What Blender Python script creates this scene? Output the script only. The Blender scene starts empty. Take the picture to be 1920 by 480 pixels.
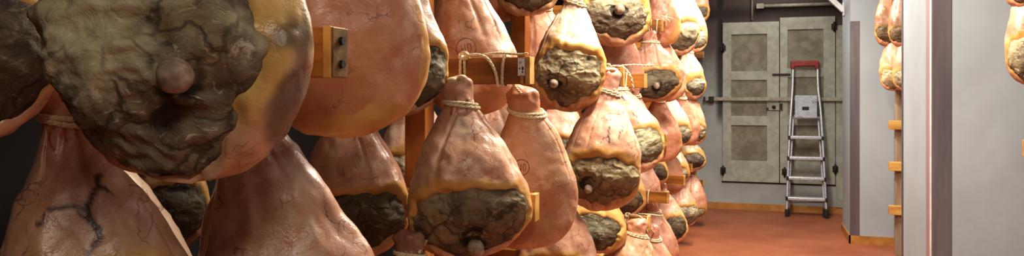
import bpy, bmesh, math
import numpy as np
from mathutils import Vector, Matrix

C = bpy.context.scene.collection
PI = math.pi
# ------------------------------------------------------------------ camera
F, PX0, HOR = 1443.0, 960.0, 172.0
YAW = math.atan(460 / F)
CAMZ = 1.40
FWD = Vector((-math.sin(YAW), math.cos(YAW), 0))
RGT = Vector((math.cos(YAW), math.sin(YAW), 0))
CAM = Vector((0, 0, CAMZ))
cd = bpy.data.cameras.new('camera')
cam = bpy.data.objects.new('camera', cd)
C.objects.link(cam)
cam.location = CAM
cam.rotation_euler = (PI / 2, 0, YAW)
cd.sensor_width = 36
cd.lens = F / 1920 * 36
cd.shift_y = -(240 - HOR) / 1920
cd.clip_start = 0.05
bpy.context.scene.camera = cam
vs = bpy.context.scene.view_settings
vs.view_transform = 'Standard'
vs.look = 'None'
vs.exposure = 0.30
vs.gamma = 0.86


def at(px, py, Y):
    """the point of the place seen at this spot of the photograph, at depth Y along the aisle"""
    d = FWD + RGT * ((px - PX0) / F) + Vector((0, 0, 1)) * ((HOR - py) / F)
    k = Y / d.y
    return CAM + d * k


def scale_at(px, Y):
    p = at(px, HOR, Y)
    return F / (p - CAM).dot(FWD)


# ------------------------------------------------------------------ numpy noise
def _hash(ix, iy, iz, seed):
    h = (ix * 374761393 + iy * 668265263 + iz * 2147483647 + seed * 974634777) & 0xFFFFFFFF
    h = ((h ^ (h >> 13)) * 1274126177) & 0xFFFFFFFF
    h = (h ^ (h >> 16)) & 0xFFFF
    return h / 65535.0


def vnoise(p, seed=0):
    f = np.floor(p)
    i = f.astype(np.int64)
    u = p - f
    u = u * u * u * (u * (u * 6 - 15) + 10)
    r = 0
    for dx in (0, 1):
        wx = u[:, 0] if dx else 1 - u[:, 0]
        for dy in (0, 1):
            wy = u[:, 1] if dy else 1 - u[:, 1]
            for dz in (0, 1):
                wz = u[:, 2] if dz else 1 - u[:, 2]
                r = r + wx * wy * wz * _hash(i[:, 0] + dx, i[:, 1] + dy, i[:, 2] + dz, seed)
    return r * 2 - 1


def fbm(p, seed=0, oct=3):
    a, r, q = 1.0, 0, p.copy()
    for k in range(oct):
        r = r + a * vnoise(q, seed + k * 17)
        q = q * 2.03 + 11.3
        a *= .5
    return r


def sstep(a, b, x):
    t = np.clip((x - a) / (b - a), 0, 1)
    return t * t * (3 - 2 * t)


# ------------------------------------------------------------------ materials
def lin(c):
    return tuple(((v / 255) / 12.92 if v / 255 <= .04045 else ((v / 255 + .055) / 1.055) ** 2.4) for v in c) + (1,)


class NT:
    def __init__(s, name):
        s.m = bpy.data.materials.new(name)
        s.m.use_nodes = True
        s.t = s.m.node_tree
        s.t.nodes.clear()
        s.out = s.n('ShaderNodeOutputMaterial')
        s.b = s.n('ShaderNodeBsdfPrincipled')
        s.l(s.b.outputs[0], s.out.inputs[0])

    def n(s, t, **k):
        o = s.t.nodes.new(t)
        for a, v in k.items():
            setattr(o, a, v)
        return o

    def l(s, a, b):
        s.t.links.new(a, b)

    def setin(s, sock, v):
        if isinstance(v, bpy.types.NodeSocket):
            s.l(v, sock)
        else:
            sock.default_value = v

    def math(s, op, a, b=0.0, clamp=False):
        o = s.n('ShaderNodeMath', operation=op, use_clamp=clamp)
        s.setin(o.inputs[0], a)
        s.setin(o.inputs[1], b)
        return o.outputs[0]

    def vadd(s, a, b, op='ADD'):
        o = s.n('ShaderNodeVectorMath', operation=op)
        s.setin(o.inputs[0], a)
        s.setin(o.inputs[1], b)
        return o.outputs[0]

    def noise(s, vec, scale, detail=3, rough=.55, dist=0.0):
        o = s.n('ShaderNodeTexNoise')
        s.setin(o.inputs['Vector'], vec)
        o.inputs['Scale'].default_value = scale
        o.inputs['Detail'].default_value = detail
        o.inputs['Roughness'].default_value = rough
        o.inputs['Distortion'].default_value = dist
        return o.outputs['Fac']

    def vor(s, vec, scale, feature='DISTANCE_TO_EDGE'):
        o = s.n('ShaderNodeTexVoronoi', feature=feature)
        s.setin(o.inputs['Vector'], vec)
        o.inputs['Scale'].default_value = scale
        return o.outputs['Distance']

    def ramp(s, f, a, b, lo=0.0, hi=1.0):
        o = s.n('ShaderNodeMapRange', interpolation_type='SMOOTHSTEP')
        s.setin(o.inputs[0], f)
        s.setin(o.inputs[1], a)
        s.setin(o.inputs[2], b)
        o.inputs[3].default_value = lo
        o.inputs[4].default_value = hi
        return o.outputs[0]

    def mix(s, f, a, b, mode='MIX'):
        o = s.n('ShaderNodeMix', data_type='RGBA', blend_type=mode)
        s.setin(o.inputs[0], f)
        s.setin(o.inputs[6], a)
        s.setin(o.inputs[7], b)
        return o.outputs[2]

    def attr(s, name):
        return s.n('ShaderNodeAttribute', attribute_name=name).outputs['Fac']

    def obj(s):
        return s.n('ShaderNodeTexCoord').outputs['Object']

    def rvec(s, k=57.0):
        r = s.n('ShaderNodeObjectInfo').outputs['Random']
        v = s.n('ShaderNodeCombineXYZ')
        for i, q in enumerate((k, k * .7, k * 1.3)):
            s.l(s.math('MULTIPLY', r, q), v.inputs[i])
        return s.vadd(s.obj(), v.outputs[0])

    def ocol(s):
        return s.n('ShaderNodeObjectInfo').outputs['Color']

    def bump(s, h, strength=.4, dist=.003):
        o = s.n('ShaderNodeBump')
        o.inputs['Strength'].default_value = strength
        o.inputs['Distance'].default_value = dist
        s.l(h, o.inputs['Height'])
        s.l(o.outputs[0], s.b.inputs['Normal'])

    def fin(s, col, rough=.5, spec=.5, metal=0.0):
        s.setin(s.b.inputs['Base Color'], col)
        s.setin(s.b.inputs['Roughness'], rough)
        s.b.inputs['Specular IOR Level'].default_value = spec
        s.b.inputs['Metallic'].default_value = metal
        return s.m


def mat_rind():
    s = NT('cured_ham_rind')
    v = s.rvec()
    rim, vein, tt, pale_a = s.attr('rim'), s.attr('vein'), s.attr('tt'), s.attr('pale')
    col = s.mix(s.ramp(s.noise(v, 9, 4), .35, .68), lin((226, 192, 162)), lin((202, 156, 126)))
    col = s.mix(s.ramp(s.noise(v, 16, 4, .6), .50, .66, 0, .75), col, lin((236, 220, 198)))
    col = s.mix(s.ramp(s.noise(v, 23, 4, .6), .58, .78, 0, .5), col, lin((166, 102, 80)))
    col = s.mix(pale_a, col, lin((226, 206, 184)))
    # thin branching veins, only in patches
    wv = s.vadd(v, s.n('ShaderNodeTexNoise').outputs['Color'])
    nz = s.n('ShaderNodeTexNoise')
    s.l(v, nz.inputs['Vector'])
    nz.inputs['Scale'].default_value = 22
    nz.inputs['Detail'].default_value = 3
    sc = s.n('ShaderNodeVectorMath', operation='SCALE')
    s.l(nz.outputs['Color'], sc.inputs[0])
    sc.inputs['Scale'].default_value = .06
    wv = s.vadd(v, sc.outputs[0])
    ln = s.ramp(s.vor(wv, 17), .0, .035, 1, 0)
    msk = s.ramp(s.noise(v, 13, 2), .50, .60)
    col = s.mix(s.math('MULTIPLY', s.math('MULTIPLY', ln, msk), .62), col, lin((96, 44, 44)))
    sp = s.ramp(s.noise(v, 75, 2), .70, .76, 0, .5)
    col = s.mix(sp, col, lin((110, 58, 48)))
    col = s.mix(s.ramp(tt, .30, .12, 0, .45), col, lin((178, 120, 96)))
    tanf = s.ramp(s.math('ADD', tt, s.math('MULTIPLY', s.math('SUBTRACT', s.noise(v, 7, 4), .5), 1.0)), .45, .95, 0, .5)
    col = s.mix(tanf, col, lin((208, 148, 98)))
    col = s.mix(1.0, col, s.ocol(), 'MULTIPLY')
    # yellow fat round the cut
    fat = s.mix(s.ramp(s.noise(v, 14, 4), .35, .7), lin((226, 190, 118)), lin((202, 152, 82)))
    fat = s.mix(s.ramp(s.noise(v, 34, 3), .62, .8, 0, .6), fat, lin((226, 200, 140)))
    f = s.ramp(s.math('ADD', rim, s.math('MULTIPLY', s.math('SUBTRACT', s.noise(v, 14, 5, .65), .5), 1.2)), .12, .62)
    f = s.math('MULTIPLY', f, s.ramp(rim, .0, .12))
    col = s.mix(f, col, fat)
    col = s.mix(s.math('MULTIPLY', f, .6), col, s.mix(1.0, col, s.ocol(), 'MULTIPLY'))
    gr = s.attr('grime')
    col = s.mix(gr, col, s.mix(s.noise(v, 30, 4), lin((58, 46, 38)), lin((112, 92, 74))))
    col = s.mix(vein, col, lin((66, 32, 40)))
    col = s.mix(s.attr('blood'), col, lin((168, 50, 34)))
    h = s.math('ADD', s.noise(v, 55, 5, .6), s.math('MULTIPLY', s.noise(v, 200, 3), .35))
    h = s.math('SUBTRACT', h, s.math('MULTIPLY', ln, .12))
    s.bump(h, .34, .004)
    return s.fin(col, s.ramp(s.noise(v, 25, 3), .3, .75, .26, .48), .6)


def mat_face():
    s = NT('dried_lean_meat_face')
    v = s.rvec(41)
    e, hgt, tt = s.attr('rad'), s.attr('hgt'), s.attr('low')
    nz = s.n('ShaderNodeTexNoise')
    s.l(v, nz.inputs['Vector'])
    nz.inputs['Scale'].default_value = 14
    nz.inputs['Detail'].default_value = 4
    sc = s.n('ShaderNodeVectorMath', operation='SCALE')
    s.l(nz.outputs['Color'], sc.inputs[0])
    sc.inputs['Scale'].default_value = .09
    wv = s.vadd(v, sc.outputs[0])
    c = s.mix(s.ramp(s.noise(v, 7, 4, .6), .38, .62), lin((196, 184, 152)), lin((150, 136, 108)))
    c = s.mix(s.ramp(s.noise(wv, 12, 5, .6), .50, .66, 0, .7), c, lin((98, 86, 72)))
    c = s.mix(s.ramp(s.noise(v, 8, 3), .55, .68, 0, .55), c, lin((150, 122, 78)))
    lo = s.ramp(s.math('ADD', tt, s.math('MULTIPLY', s.math('SUBTRACT', s.noise(v, 13, 4), .5), .5)), .3, .7, 0, .7)
    c = s.mix(lo, c, lin((98, 78, 62)))
    # whitish crystals and mould in streaks
    st = s.vadd(wv, (1, 1, 2.4), 'MULTIPLY')
    c = s.mix(s.ramp(s.noise(st, 34, 5, .7, .8), .55, .68, 0, .8), c, lin((218, 210, 188)))
    # dark cracks between the muscle plates
    cr = s.ramp(s.vor(wv, 13), .0, .075, 1, 0)
    cr = s.math('MULTIPLY', cr, s.ramp(s.noise(v, 9, 2), .42, .58))
    c = s.mix(s.math('MULTIPLY', cr, .7), c, lin((44, 34, 28)))
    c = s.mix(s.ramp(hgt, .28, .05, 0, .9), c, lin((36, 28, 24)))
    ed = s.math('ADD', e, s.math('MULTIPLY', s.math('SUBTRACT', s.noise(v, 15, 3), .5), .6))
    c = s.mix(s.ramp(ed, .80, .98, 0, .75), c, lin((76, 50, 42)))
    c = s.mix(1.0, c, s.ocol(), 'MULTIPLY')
    h = s.math('ADD', s.noise(wv, 36, 6, .62, .3), s.math('MULTIPLY', s.noise(v, 150, 3), .16))
    h = s.math('SUBTRACT', h, s.math('MULTIPLY', cr, .35))
    s.bump(h, .6, .008)
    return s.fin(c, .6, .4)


def mat_simple(name, c1, c2, scale=30, rough=.5, metal=0.0, spec=.5, bump=.2, stretch=None, lo=.35, hi=.65, bd=.002):
    s = NT(name)
    v = s.rvec(23)
    if stretch:
        v = s.vadd(v, stretch, 'MULTIPLY')
    f = s.noise(v, scale, 5, .6)
    c = s.mix(s.ramp(f, lo, hi), lin(c1), lin(c2))
    if bump:
        s.bump(f, bump, bd)
    return s.fin(c, rough, spec, metal)


RIND = mat_rind()
FACE = mat_face()
BONE = mat_simple('bone', (192, 168, 142), (146, 122, 102), 45, .5, bump=.25)
KNUCK = mat_simple('shank_bone', (232, 212, 176), (206, 176, 136), 45, .5, bump=.2)
CORD = mat_simple('natural_cord', (238, 226, 192), (210, 190, 150), 160, .85, bump=.5)
STAMP = mat_simple('brand_mark', (156, 104, 78), (132, 80, 60), 80, .7, bump=0)
WOOD = mat_simple('orange_varnished_wood', (178, 114, 42), (138, 80, 26), 14, .5, stretch=(1, 1, .12), bump=.12)
WOODA = mat_simple('varnished_arm_wood', (188, 126, 52), (132, 78, 30), 22, .45, stretch=(.12, 1, 1), bump=.15)
PALEWOOD = mat_simple('pale_wood', (216, 172, 96), (180, 130, 62), 20, .6, stretch=(.15, 1, 1), bump=.15)
GREYWOOD = mat_simple('greyed_wood', (176, 154, 132), (146, 124, 104), 14, .6, stretch=(1, 1, .12), bump=.1)
STEELP = mat_simple('dull_brass_plate', (150, 116, 66), (110, 80, 44), 40, .5, .6)
DARKM = mat_simple('dark_iron', (60, 52, 46), (36, 32, 30), 50, .55, .4)
PAPER = mat_simple('white_paper', (236, 238, 242), (220, 224, 230), 20, .7, bump=0)
INK = mat_simple('black_ink', (28, 28, 32), (40, 40, 44), 20, .7, bump=0)
ALU = mat_simple('brushed_aluminium', (208, 210, 214), (180, 182, 188), 60, .35, .4, bump=.05)
GREYP = mat_simple('grey_plastic', (188, 194, 202), (168, 176, 186), 30, .5, bump=.05)
BLACKP = mat_simple('black_rubber', (30, 30, 32), (42, 42, 44), 30, .6)
REDP = mat_simple('red_plastic', (146, 42, 32), (122, 34, 26), 20, .45, bump=.05)
DOORM = mat_simple('grey_green_door_paint', (170, 172, 158), (150, 152, 138), 12, .6, bump=.12)
PANELM = mat_simple('grimy_door_panel', (138, 134, 114), (112, 108, 90), 9, .65, bump=.15)
IRONP = mat_simple('painted_iron_bar', (164, 162, 146), (140, 136, 120), 24, .55, bump=.1)
GUARD = mat_simple('grey_brown_metal_guard', (138, 128, 132), (108, 98, 102), 8, .38, .35, stretch=(1, 1, .08), bump=.05)
WHITEM = mat_simple('white_enamel', (222, 224, 222), (204, 206, 204), 10, .45, bump=.03)
REDDISH_STRIPE = mat_simple('reddish_stripe', (176, 150, 150), (160, 132, 132), 8, .5, stretch=(1, 1, .1), bump=0)


def mat_floor():
    s = NT('terracotta_floor')
    v = s.obj()
    c = s.mix(s.ramp(s.noise(v, 1.6, 4), .35, .68), lin((164, 100, 68)), lin((146, 84, 56)))
    c = s.mix(s.ramp(s.noise(v, 40, 4, .7), .5, .75, 0, .35), c, lin((132, 64, 42)))
    s.bump(s.noise(v, 90, 3), .1, .002)
    return s.fin(c, s.ramp(s.noise(v, 5, 3), .3, .7, .42, .6), .4)


def mat_wall(name, c1, c2, stain_shade=None):
    s = NT(name)
    v = s.obj()
    c = s.mix(s.ramp(s.noise(v, 1.8, 4), .35, .7), lin(c1), lin(c2))
    c = s.mix(s.ramp(s.noise(v, 9, 5, .65), .64, .8, 0, .25), c, lin([q * .72 for q in c1]))
    if stain_shade:
        c = stain_shade(s, v, c)
    s.bump(s.noise(v, 26, 5, .6), .15, .006)
    return s.fin(c, .75, .25)


# ------------------------------------------------------------------ mesh helpers
def link(name, me, m, parent=None, smooth=True):
    o = bpy.data.objects.new(name, me)
    C.objects.link(o)
    if m is not None:
        me.materials.append(m)
    if parent is not None:
        o.parent = parent
    if smooth:
        me.polygons.foreach_set('use_smooth', [True] * len(me.polygons))
    return o


def from_bm(name, bm, m, parent=None, smooth=False):
    me = bpy.data.meshes.new(name)
    bmesh.ops.recalc_face_normals(bm, faces=bm.faces)
    bm.to_mesh(me)
    bm.free()
    return link(name, me, m, parent, smooth)


def add_box(bm, lo, hi, bev=0.0, mtx=None):
    r = bmesh.ops.create_cube(bm, size=1)
    vsx = r['verts']
    lo, hi = Vector(lo), Vector(hi)
    for v in vsx:
        v.co = Vector(((v.co.x + .5) * (hi.x - lo.x) + lo.x, (v.co.y + .5) * (hi.y - lo.y) + lo.y, (v.co.z + .5) * (hi.z - lo.z) + lo.z))
    vv = list(vsx)
    if bev:
        es = list({e for v in vsx for e in v.link_edges})
        rr = bmesh.ops.bevel(bm, geom=es, offset=bev, segments=2, affect='EDGES', profile=.5)
        vv = list({v for f in rr['faces'] for v in f.verts} | {v for v in vsx if v.is_valid})
    if mtx is not None:
        for v in vv:
            v.co = mtx @ v.co
    return vv


def box(name, lo, hi, m, parent=None, bev=0.0):
    bm = bmesh.new()
    add_box(bm, lo, hi, bev)
    return from_bm(name, bm, m, parent)


def tube_geo(path, r, n=8, closed=False):
    P = [Vector(p) for p in path]
    N = len(P)
    V, Fc = [], []
    up = None
    rr = r if hasattr(r, '__len__') else [r] * N
    for i in range(N):
        a = P[(i - 1) % N] if (closed or i > 0) else P[i]
        b = P[(i + 1) % N] if (closed or i < N - 1) else P[i]
        T = (b - a)
        if T.length < 1e-9:
            T = Vector((0, 0, 1))
        T.normalize()
        if up is None:
            up = Vector((0, 0, 1)) if abs(T.z) < .9 else Vector((1, 0, 0))
        S = T.cross(up)
        if S.length < 1e-6:
            S = T.orthogonal()
        S.normalize()
        up = S.cross(T).normalized()
        for k in range(n):
            an = 2 * PI * k / n
            V.append(P[i] + (S * math.cos(an) + up * math.sin(an)) * rr[i])
    M = N if closed else N - 1
    for i in range(M):
        for k in range(n):
            j = (i + 1) % N
            Fc.append((i * n + k, i * n + (k + 1) % n, j * n + (k + 1) % n, j * n + k))
    if not closed:
        Fc.append(tuple(range(n))[::-1])
        Fc.append(tuple((N - 1) * n + k for k in range(n)))
    return V, Fc


def geo_obj(name, parts, m, parent=None, smooth=True):
    V, Fc = [], []
    for v, f in parts:
        o = len(V)
        V += [tuple(x) for x in v]
        Fc += [tuple(i + o for i in q) for q in f]
    me = bpy.data.meshes.new(name)
    me.from_pydata(V, [], Fc)
    return link(name, me, m, parent, smooth)


def resample(path, step, closed=False):
    # catmull-rom through the points, sampled about every step
    P = [Vector(p) for p in path]
    n = len(P)
    out = []
    segs = n if closed else n - 1
    for i in range(segs):
        p1, p2 = P[i], P[(i + 1) % n]
        p0 = P[i - 1] if (closed or i > 0) else p1 * 2 - p2
        p3 = P[(i + 2) % n] if (closed or i + 2 < n) else p2 * 2 - p1
        k = max(2, int((p2 - p1).length / step))
        for j in range(k):
            t = j / k
            out.append(.5 * ((2 * p1) + (p2 - p0) * t + (2 * p0 - 5 * p1 + 4 * p2 - p3) * t * t + (3 * p1 - p0 - 3 * p2 + p3) * t ** 3))
    if not closed:
        out.append(P[-1])
    return out


def rope(path, r, strands=1, closed=False, step=.004):
    Q = resample(path, step if strands > 1 else .012, closed)
    if strands == 1:
        return [tube_geo(Q, r, 6, closed)]
    parts = []
    N = len(Q)
    up = Vector((0, 0, 1))
    fr = []
    for i in range(N):
        T = (Q[min(i + 1, N - 1)] - Q[max(i - 1, 0)])
        T = T.normalized() if T.length > 1e-9 else Vector((0, 0, 1))
        S = T.cross(up)
        S = S.normalized() if S.length > 1e-5 else T.orthogonal().normalized()
        up = S.cross(T).normalized()
        fr.append((S, up.copy()))
    for k in range(strands):
        pts, L = [], 0
        for i in range(N):
            if i:
                L += (Q[i] - Q[i - 1]).length
            a = L / (r * 9) * 2 * PI + 2 * PI * k / strands
            S, U = fr[i]
            pts.append(Q[i] + (S * math.cos(a) + U * math.sin(a)) * r * .52)
        parts.append(tube_geo(pts, r * .58, 6))
    return parts


def empty(name, loc, label=None, cat=None, group=None):
    o = bpy.data.objects.new(name, None)
    o.empty_display_size = .1
    C.objects.link(o)
    if isinstance(loc, Matrix):
        o.matrix_world = loc
    else:
        o.location = loc
    tag(o, label, cat, group)
    return o


def tag(o, label=None, cat=None, group=None, kind=None):
    if label:
        o['label'] = label
    if cat:
        o['category'] = cat
    if group:
        o['group'] = group
    if kind:
        o['kind'] = kind
    return o


def struct(o, label=None):
    o['kind'] = 'structure'
    if label:
        o['label'] = label
    return o


# ------------------------------------------------------------------ the room
FARY = 9.55
ZC = 2.95
floor_o = struct(box('floor', (-2.2, -1.9, -.08), (3.2, FARY + .2, 0), mat_floor()), 'terracotta red floor of the aisle')
struct(box('ceiling', (-2.2, -1.9, ZC), (3.2, FARY + .2, ZC + .1), mat_wall('ceiling_plaster', (150, 142, 132), (128, 120, 112))))
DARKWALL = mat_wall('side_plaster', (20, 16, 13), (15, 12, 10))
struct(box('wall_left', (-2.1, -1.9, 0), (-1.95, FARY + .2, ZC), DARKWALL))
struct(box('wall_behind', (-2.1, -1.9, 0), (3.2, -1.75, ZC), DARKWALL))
WHITEWALL = mat_wall('white_plaster', (212, 217, 222), (198, 204, 208))
struct(box('wall_right', (2.9, -1.9, 0), (3.1, FARY + .2, ZC), WHITEWALL))

d_tl, d_br = at(1355, 42, FARY), at(1567, 343, FARY)


def far_shade_soot(s, v, c):
    sep = s.n('ShaderNodeSeparateXYZ')
    s.l(v, sep.inputs[0])
    x, z = sep.outputs[0], sep.outputs[2]
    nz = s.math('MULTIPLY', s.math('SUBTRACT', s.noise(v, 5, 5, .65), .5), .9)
    up = s.ramp(s.math('ADD', z, nz), 1.0, 2.15, 0, .92)  # shade of the upper wall, painted into the plaster colour
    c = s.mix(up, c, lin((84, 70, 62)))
    # soot left of the door and above it
    dx = s.math('ABSOLUTE', s.math('SUBTRACT', x, d_tl.x - .03))
    a = s.ramp(s.math('ADD', dx, s.math('MULTIPLY', nz, .08)), .07, .01, 0, .85)
    a = s.math('MULTIPLY', a, s.ramp(z, .95, 1.15))
    dz = s.math('ABSOLUTE', s.math('SUBTRACT', z, d_tl.z + .10))
    b = s.ramp(s.math('ADD', dz, s.math('MULTIPLY', nz, .12)), .16, .0, 0, .85)
    c = s.mix(s.math('MAXIMUM', a, b), c, lin((50, 44, 42)))
    return c


struct(box('wall_far', (-2.1, FARY, 0), (3.2, FARY + .2, ZC), mat_wall('far_plaster', (172, 175, 172), (154, 157, 154), far_shade_soot)), 'grey plaster far wall around the old double door')
OCHRE = mat_simple('ochre_skirting', (186, 134, 70), (164, 112, 54), 12, .5, bump=.1)
struct(box('baseboard_far', (-2.0, FARY - .015, 0), (2.9, FARY, .075), OCHRE))

PXL = .82
NP0, NP1 = 4.21, 5.05           # near stub wall
FP0, FP1 = 7.72, 8.42           # far stub wall


def stub_stain(s, v, c):
    return s.mix(s.ramp(s.noise(v, 3.3, 5, .6), .60, .8, 0, .35), c, lin((178, 168, 146)))


SW = mat_wall('stub_plaster', (172, 178, 182), (160, 166, 170), stub_stain)
struct(box('wall_near_right', (PXL, NP0, 0), (2.9, NP1, ZC), SW), 'white end of the near cross wall at the right')
struct(box('wall_far_right', (PXL, FP0, 0), (2.9, FP1, ZC), SW), 'white cross wall beside the far door')
# corner guards: an L of sheet metal with a rounded edge
gt = at(1592, 40, FP0).z


def guard(name, y0, w, z1, ret, z0=0.075):
    bm = bmesh.new()
    add_box(bm, (PXL - .004, y0 - .005, z0), (PXL + w, y0 - .0002, z1), .0015)
    add_box(bm, (PXL - .005, y0 - .004, z0), (PXL - .0003, y0 + ret, z1), .0015)
    return struct(from_bm(name, bm, GUARD))


guard('trim_1', FP0, .075, gt, .012)
guard('trim_2', NP0, .078, ZC, .020)
# pale strip and reddish stripe on the side of the near stub wall
struct(box('trim_3', (PXL - .006, NP0 + .022, .075), (PXL - .0003, NP0 + .055, ZC), WHITEM, bev=.002))
struct(box('trim_4', (PXL - .003, NP0 + .06, .075), (PXL - .0003, NP0 + .16, ZC), REDDISH_STRIPE))
struct(box('trim_5', (PXL - .004, NP1 - .03, .0), (PXL + .02, NP1 + .012, ZC), GUARD, bev=.003))
for i, (y0, y1) in enumerate(((NP0, NP1), (FP0, FP1))):
    nm = ('near_right', 'far_right')[i]
    bm = bmesh.new()
    add_box(bm, (PXL - .014, y0 - .014, 0), (PXL - .0006, y1, .075))
    add_box(bm, (PXL - .014, y0 - .014, 0), (2.88, y0 - .0006, .075))
    struct(from_bm('baseboard_' + nm, bm, OCHRE))

# ------------------------------------------------------------------ the old double door
DY = FARY - .035


def wx(px, Y=DY):
    return at(px, HOR, Y).x


def wz(py, px=1460, Y=DY):
    return at(px, py, Y).z


def door_leaf(name, x0, x1, z0, z1, panels, label):
    bm = bmesh.new()
    # frame of stiles and rails around the recessed panels
    xs0 = min(p[0] for p in panels)
    xs1 = max(p[1] for p in panels)
    y0, y1 = DY, FARY + .001
    add_box(bm, (x0, y0, z0), (xs0, y1, z1), .003)
    add_box(bm, (xs1, y0, z0), (x1, y1, z1), .003)
    zz = [z1] + [v for p in panels for v in (p[3], p[2])] + [z0]
    for i in range(0, len(zz), 2):
        add_box(bm, (xs0 - .001, y0 + .0004, zz[i + 1]), (xs1 + .001, y1, zz[i]), .003)
    d = struct(from_bm(name, bm, DOORM), label)
    for p in panels:
        box('door_panel', (p[0] - .004, DY + .02, p[2] - .004), (p[1] + .004, FARY, p[3] + .004), PANELM, d)
    return d


pl = [(wx(1371), wx(1437), wz(133), wz(63)), (wx(1372), wx(1437), wz(218), wz(150)), (wx(1373), wx(1438), wz(303), wz(236))]
pr = [(wx(1477), wx(1544), wz(128), wz(56)), (wx(1477), wx(1543), wz(217), wz(145)), (wx(1478), wx(1544), wz(302), wz(235))]
z0d, z1d = wz(343), wz(40)
dl = door_leaf('door_1', wx(1355), wx(1461), z0d, z1d, pl, 'left leaf of the old grey green panelled door')
dr = door_leaf('door_2', wx(1462.5), wx(1566), z0d, wz(33), pr, 'right leaf of the old door, behind the stepladder')
# dark gap behind and below the leaves
struct(box('trim_6', (wx(1353), FARY - .012, z0d - .016), (wx(1568), FARY - .0004, z0d - .001), DARKM))
struct(box('trim_7', (wx(1461.2), FARY - .012, z0d), (wx(1462.3), FARY - .002, z1d), DARKM))
# greenish jamb strip between the door and the cross wall
struct(box('trim_8', (wx(1567.5), FARY - .03, .075), (wx(1583), FARY - .0004, wz(50)), DOORM, bev=.002))


def hinge(px, py, door):
    p = at(px, py, DY)
    bm = bmesh.new()
    add_box(bm, (p.x - .03, DY - .012, p.z - .035), (p.x + .03, DY + .002, p.z + .035), .004)
    o = from_bm('hinge', bm, DARKM, door)
    v, f = tube_geo([(p.x, DY - .014, p.z - .055), (p.x, DY - .014, p.z + .055)], .012, 10)
    geo_obj('hinge_pin', [(v, f)], DARKM, o)


hinge(1356, 319, dl)
hinge(1356, 90, dl)
hinge(1566, 317, dr)
hinge(1564, 50, dr)
hinge(1471, 322, dr)
lk = at(1451, 201, DY)
bm = bmesh.new()
add_box(bm, (wx(1441), DY - .02, wz(207)), (wx(1468), DY + .001, wz(193)), .004)
lo = from_bm('lock_box', bm, IRONP, dl)
geo_obj('keyhole', [tube_geo([(lk.x, DY - .026, lk.z), (lk.x, DY - .018, lk.z)], .022, 14)], DARKM, lo)
box('lock_keeper', (wx(1461), DY - .023, wz(206)), (wx(1467), DY - .018, wz(194)), DARKM, lo)
box('bolt', (wx(1437), DY - .016, wz(207)), (wx(1441.5), DY - .004, wz(202)), DARKM, lo)
box('slide_bolt', (wx(1448), DY - .014, wz(142)), (wx(1482), DY + .001, wz(138)), DARKM, dr, .002)
# long iron bar across both leaves
bt = empty('door_bar', at(1450, 186, DY - .03), 'long painted iron bar lying across both door leaves behind the stepladder', 'bar')
inv = Matrix.Translation(-bt.location)
bm = bmesh.new()
add_box(bm, (wx(1321), DY - .055, wz(189)), (wx(1581), DY - .024, wz(182.5)), .003, inv)
from_bm('bar', bm, IRONP, bt)
bm = bmesh.new()
add_box(bm, (wx(1329), DY - .062, wz(191)), (wx(1339), FARY - .001, wz(181)), .004, inv)
from_bm('bar_bracket', bm, DARKM, bt)
bm = bmesh.new()
add_box(bm, (wx(1319), DY - .06, wz(191)), (wx(1323), DY - .02, wz(181.5)), .004, inv)
from_bm('bar_end', bm, DARKM, bt)

# pipe along the top of the far wall and its bracket
pz = at(1500, 9, FARY - .06).z
pc = empty('wall_pipe', (wx(1430), FARY - .05, pz), 'grey conduit running along the top of the far wall above the door', 'pipe')
P0 = pc.location
geo_obj('pipe', [tube_geo([Vector((wx(1420), FARY - .05, pz)) - P0, Vector((PXL + .2, FARY - .05, pz)) - P0], .02, 12)], IRONP, pc)
geo_obj('pipe', [tube_geo([Vector((wx(1410), FARY - .025, pz - .16)) - P0, Vector((wx(1410), FARY - .025, ZC)) - P0], .012, 10)], IRONP, pc)
bm = bmesh.new()
add_box(bm, Vector((wx(1418), FARY - .075, pz - .03)) - P0, Vector((wx(1432), FARY - .0004, pz + .03)) - P0, .004)
from_bm('pipe_clip', bm, IRONP, pc)

# white enamel light fitting bracket seen cut off at the top, fixed to the far cross wall
a, b = at(1586, 20, FP1 - .15), at(1545, -14, FP1 - .15)
a.x = PXL - .004
br = empty('ceiling_bracket', a, 'white metal bracket slanting up to the ceiling from the cross wall corner', 'bracket')
d = b - a
ext = a + d * ((ZC - a.z) / d.z)
ang = math.atan2(ext.z - a.z, ext.x - a.x)
M = Matrix.Rotation(-ang, 4, 'Y')
bm = bmesh.new()
Lb = (ext - a).length
add_box(bm, (0, -.03, -.025), (Lb, .03, .025), .004, M)
from_bm('brace', bm, WHITEM, br)
bm = bmesh.new()
add_box(bm, (-.01, -.04, -.05), (.0035, .04, .08), .003)
from_bm('wall_plate', bm, WHITEM, br)

# ------------------------------------------------------------------ the step ladder
LT = empty('step_ladder', at(1512, 399, 9.12), 'folded aluminium stepladder with red top handle leaning on the far door', 'stepladder')
LB, LTOP = 9.14, 9.44
zb = 0.0
Linv = Matrix.Translation(-LT.location)


def lad(px, py, off=0.0):
    # a point of the ladder's front plane: leaning back with height
    Y = LB
    for _ in range(6):
        z = at(px, py, Y).z
        Y = LB + (LTOP - LB) * z / 1.75
    p = at(px, py, Y)
    return Vector((p.x, p.y + off, p.z)) - LT.location


def rail(pts, off=0.0, r=.0145):
    P = [lad(*p, off) for p in pts]
    return tube_geo(resample(P, .03), r, 10)


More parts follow.
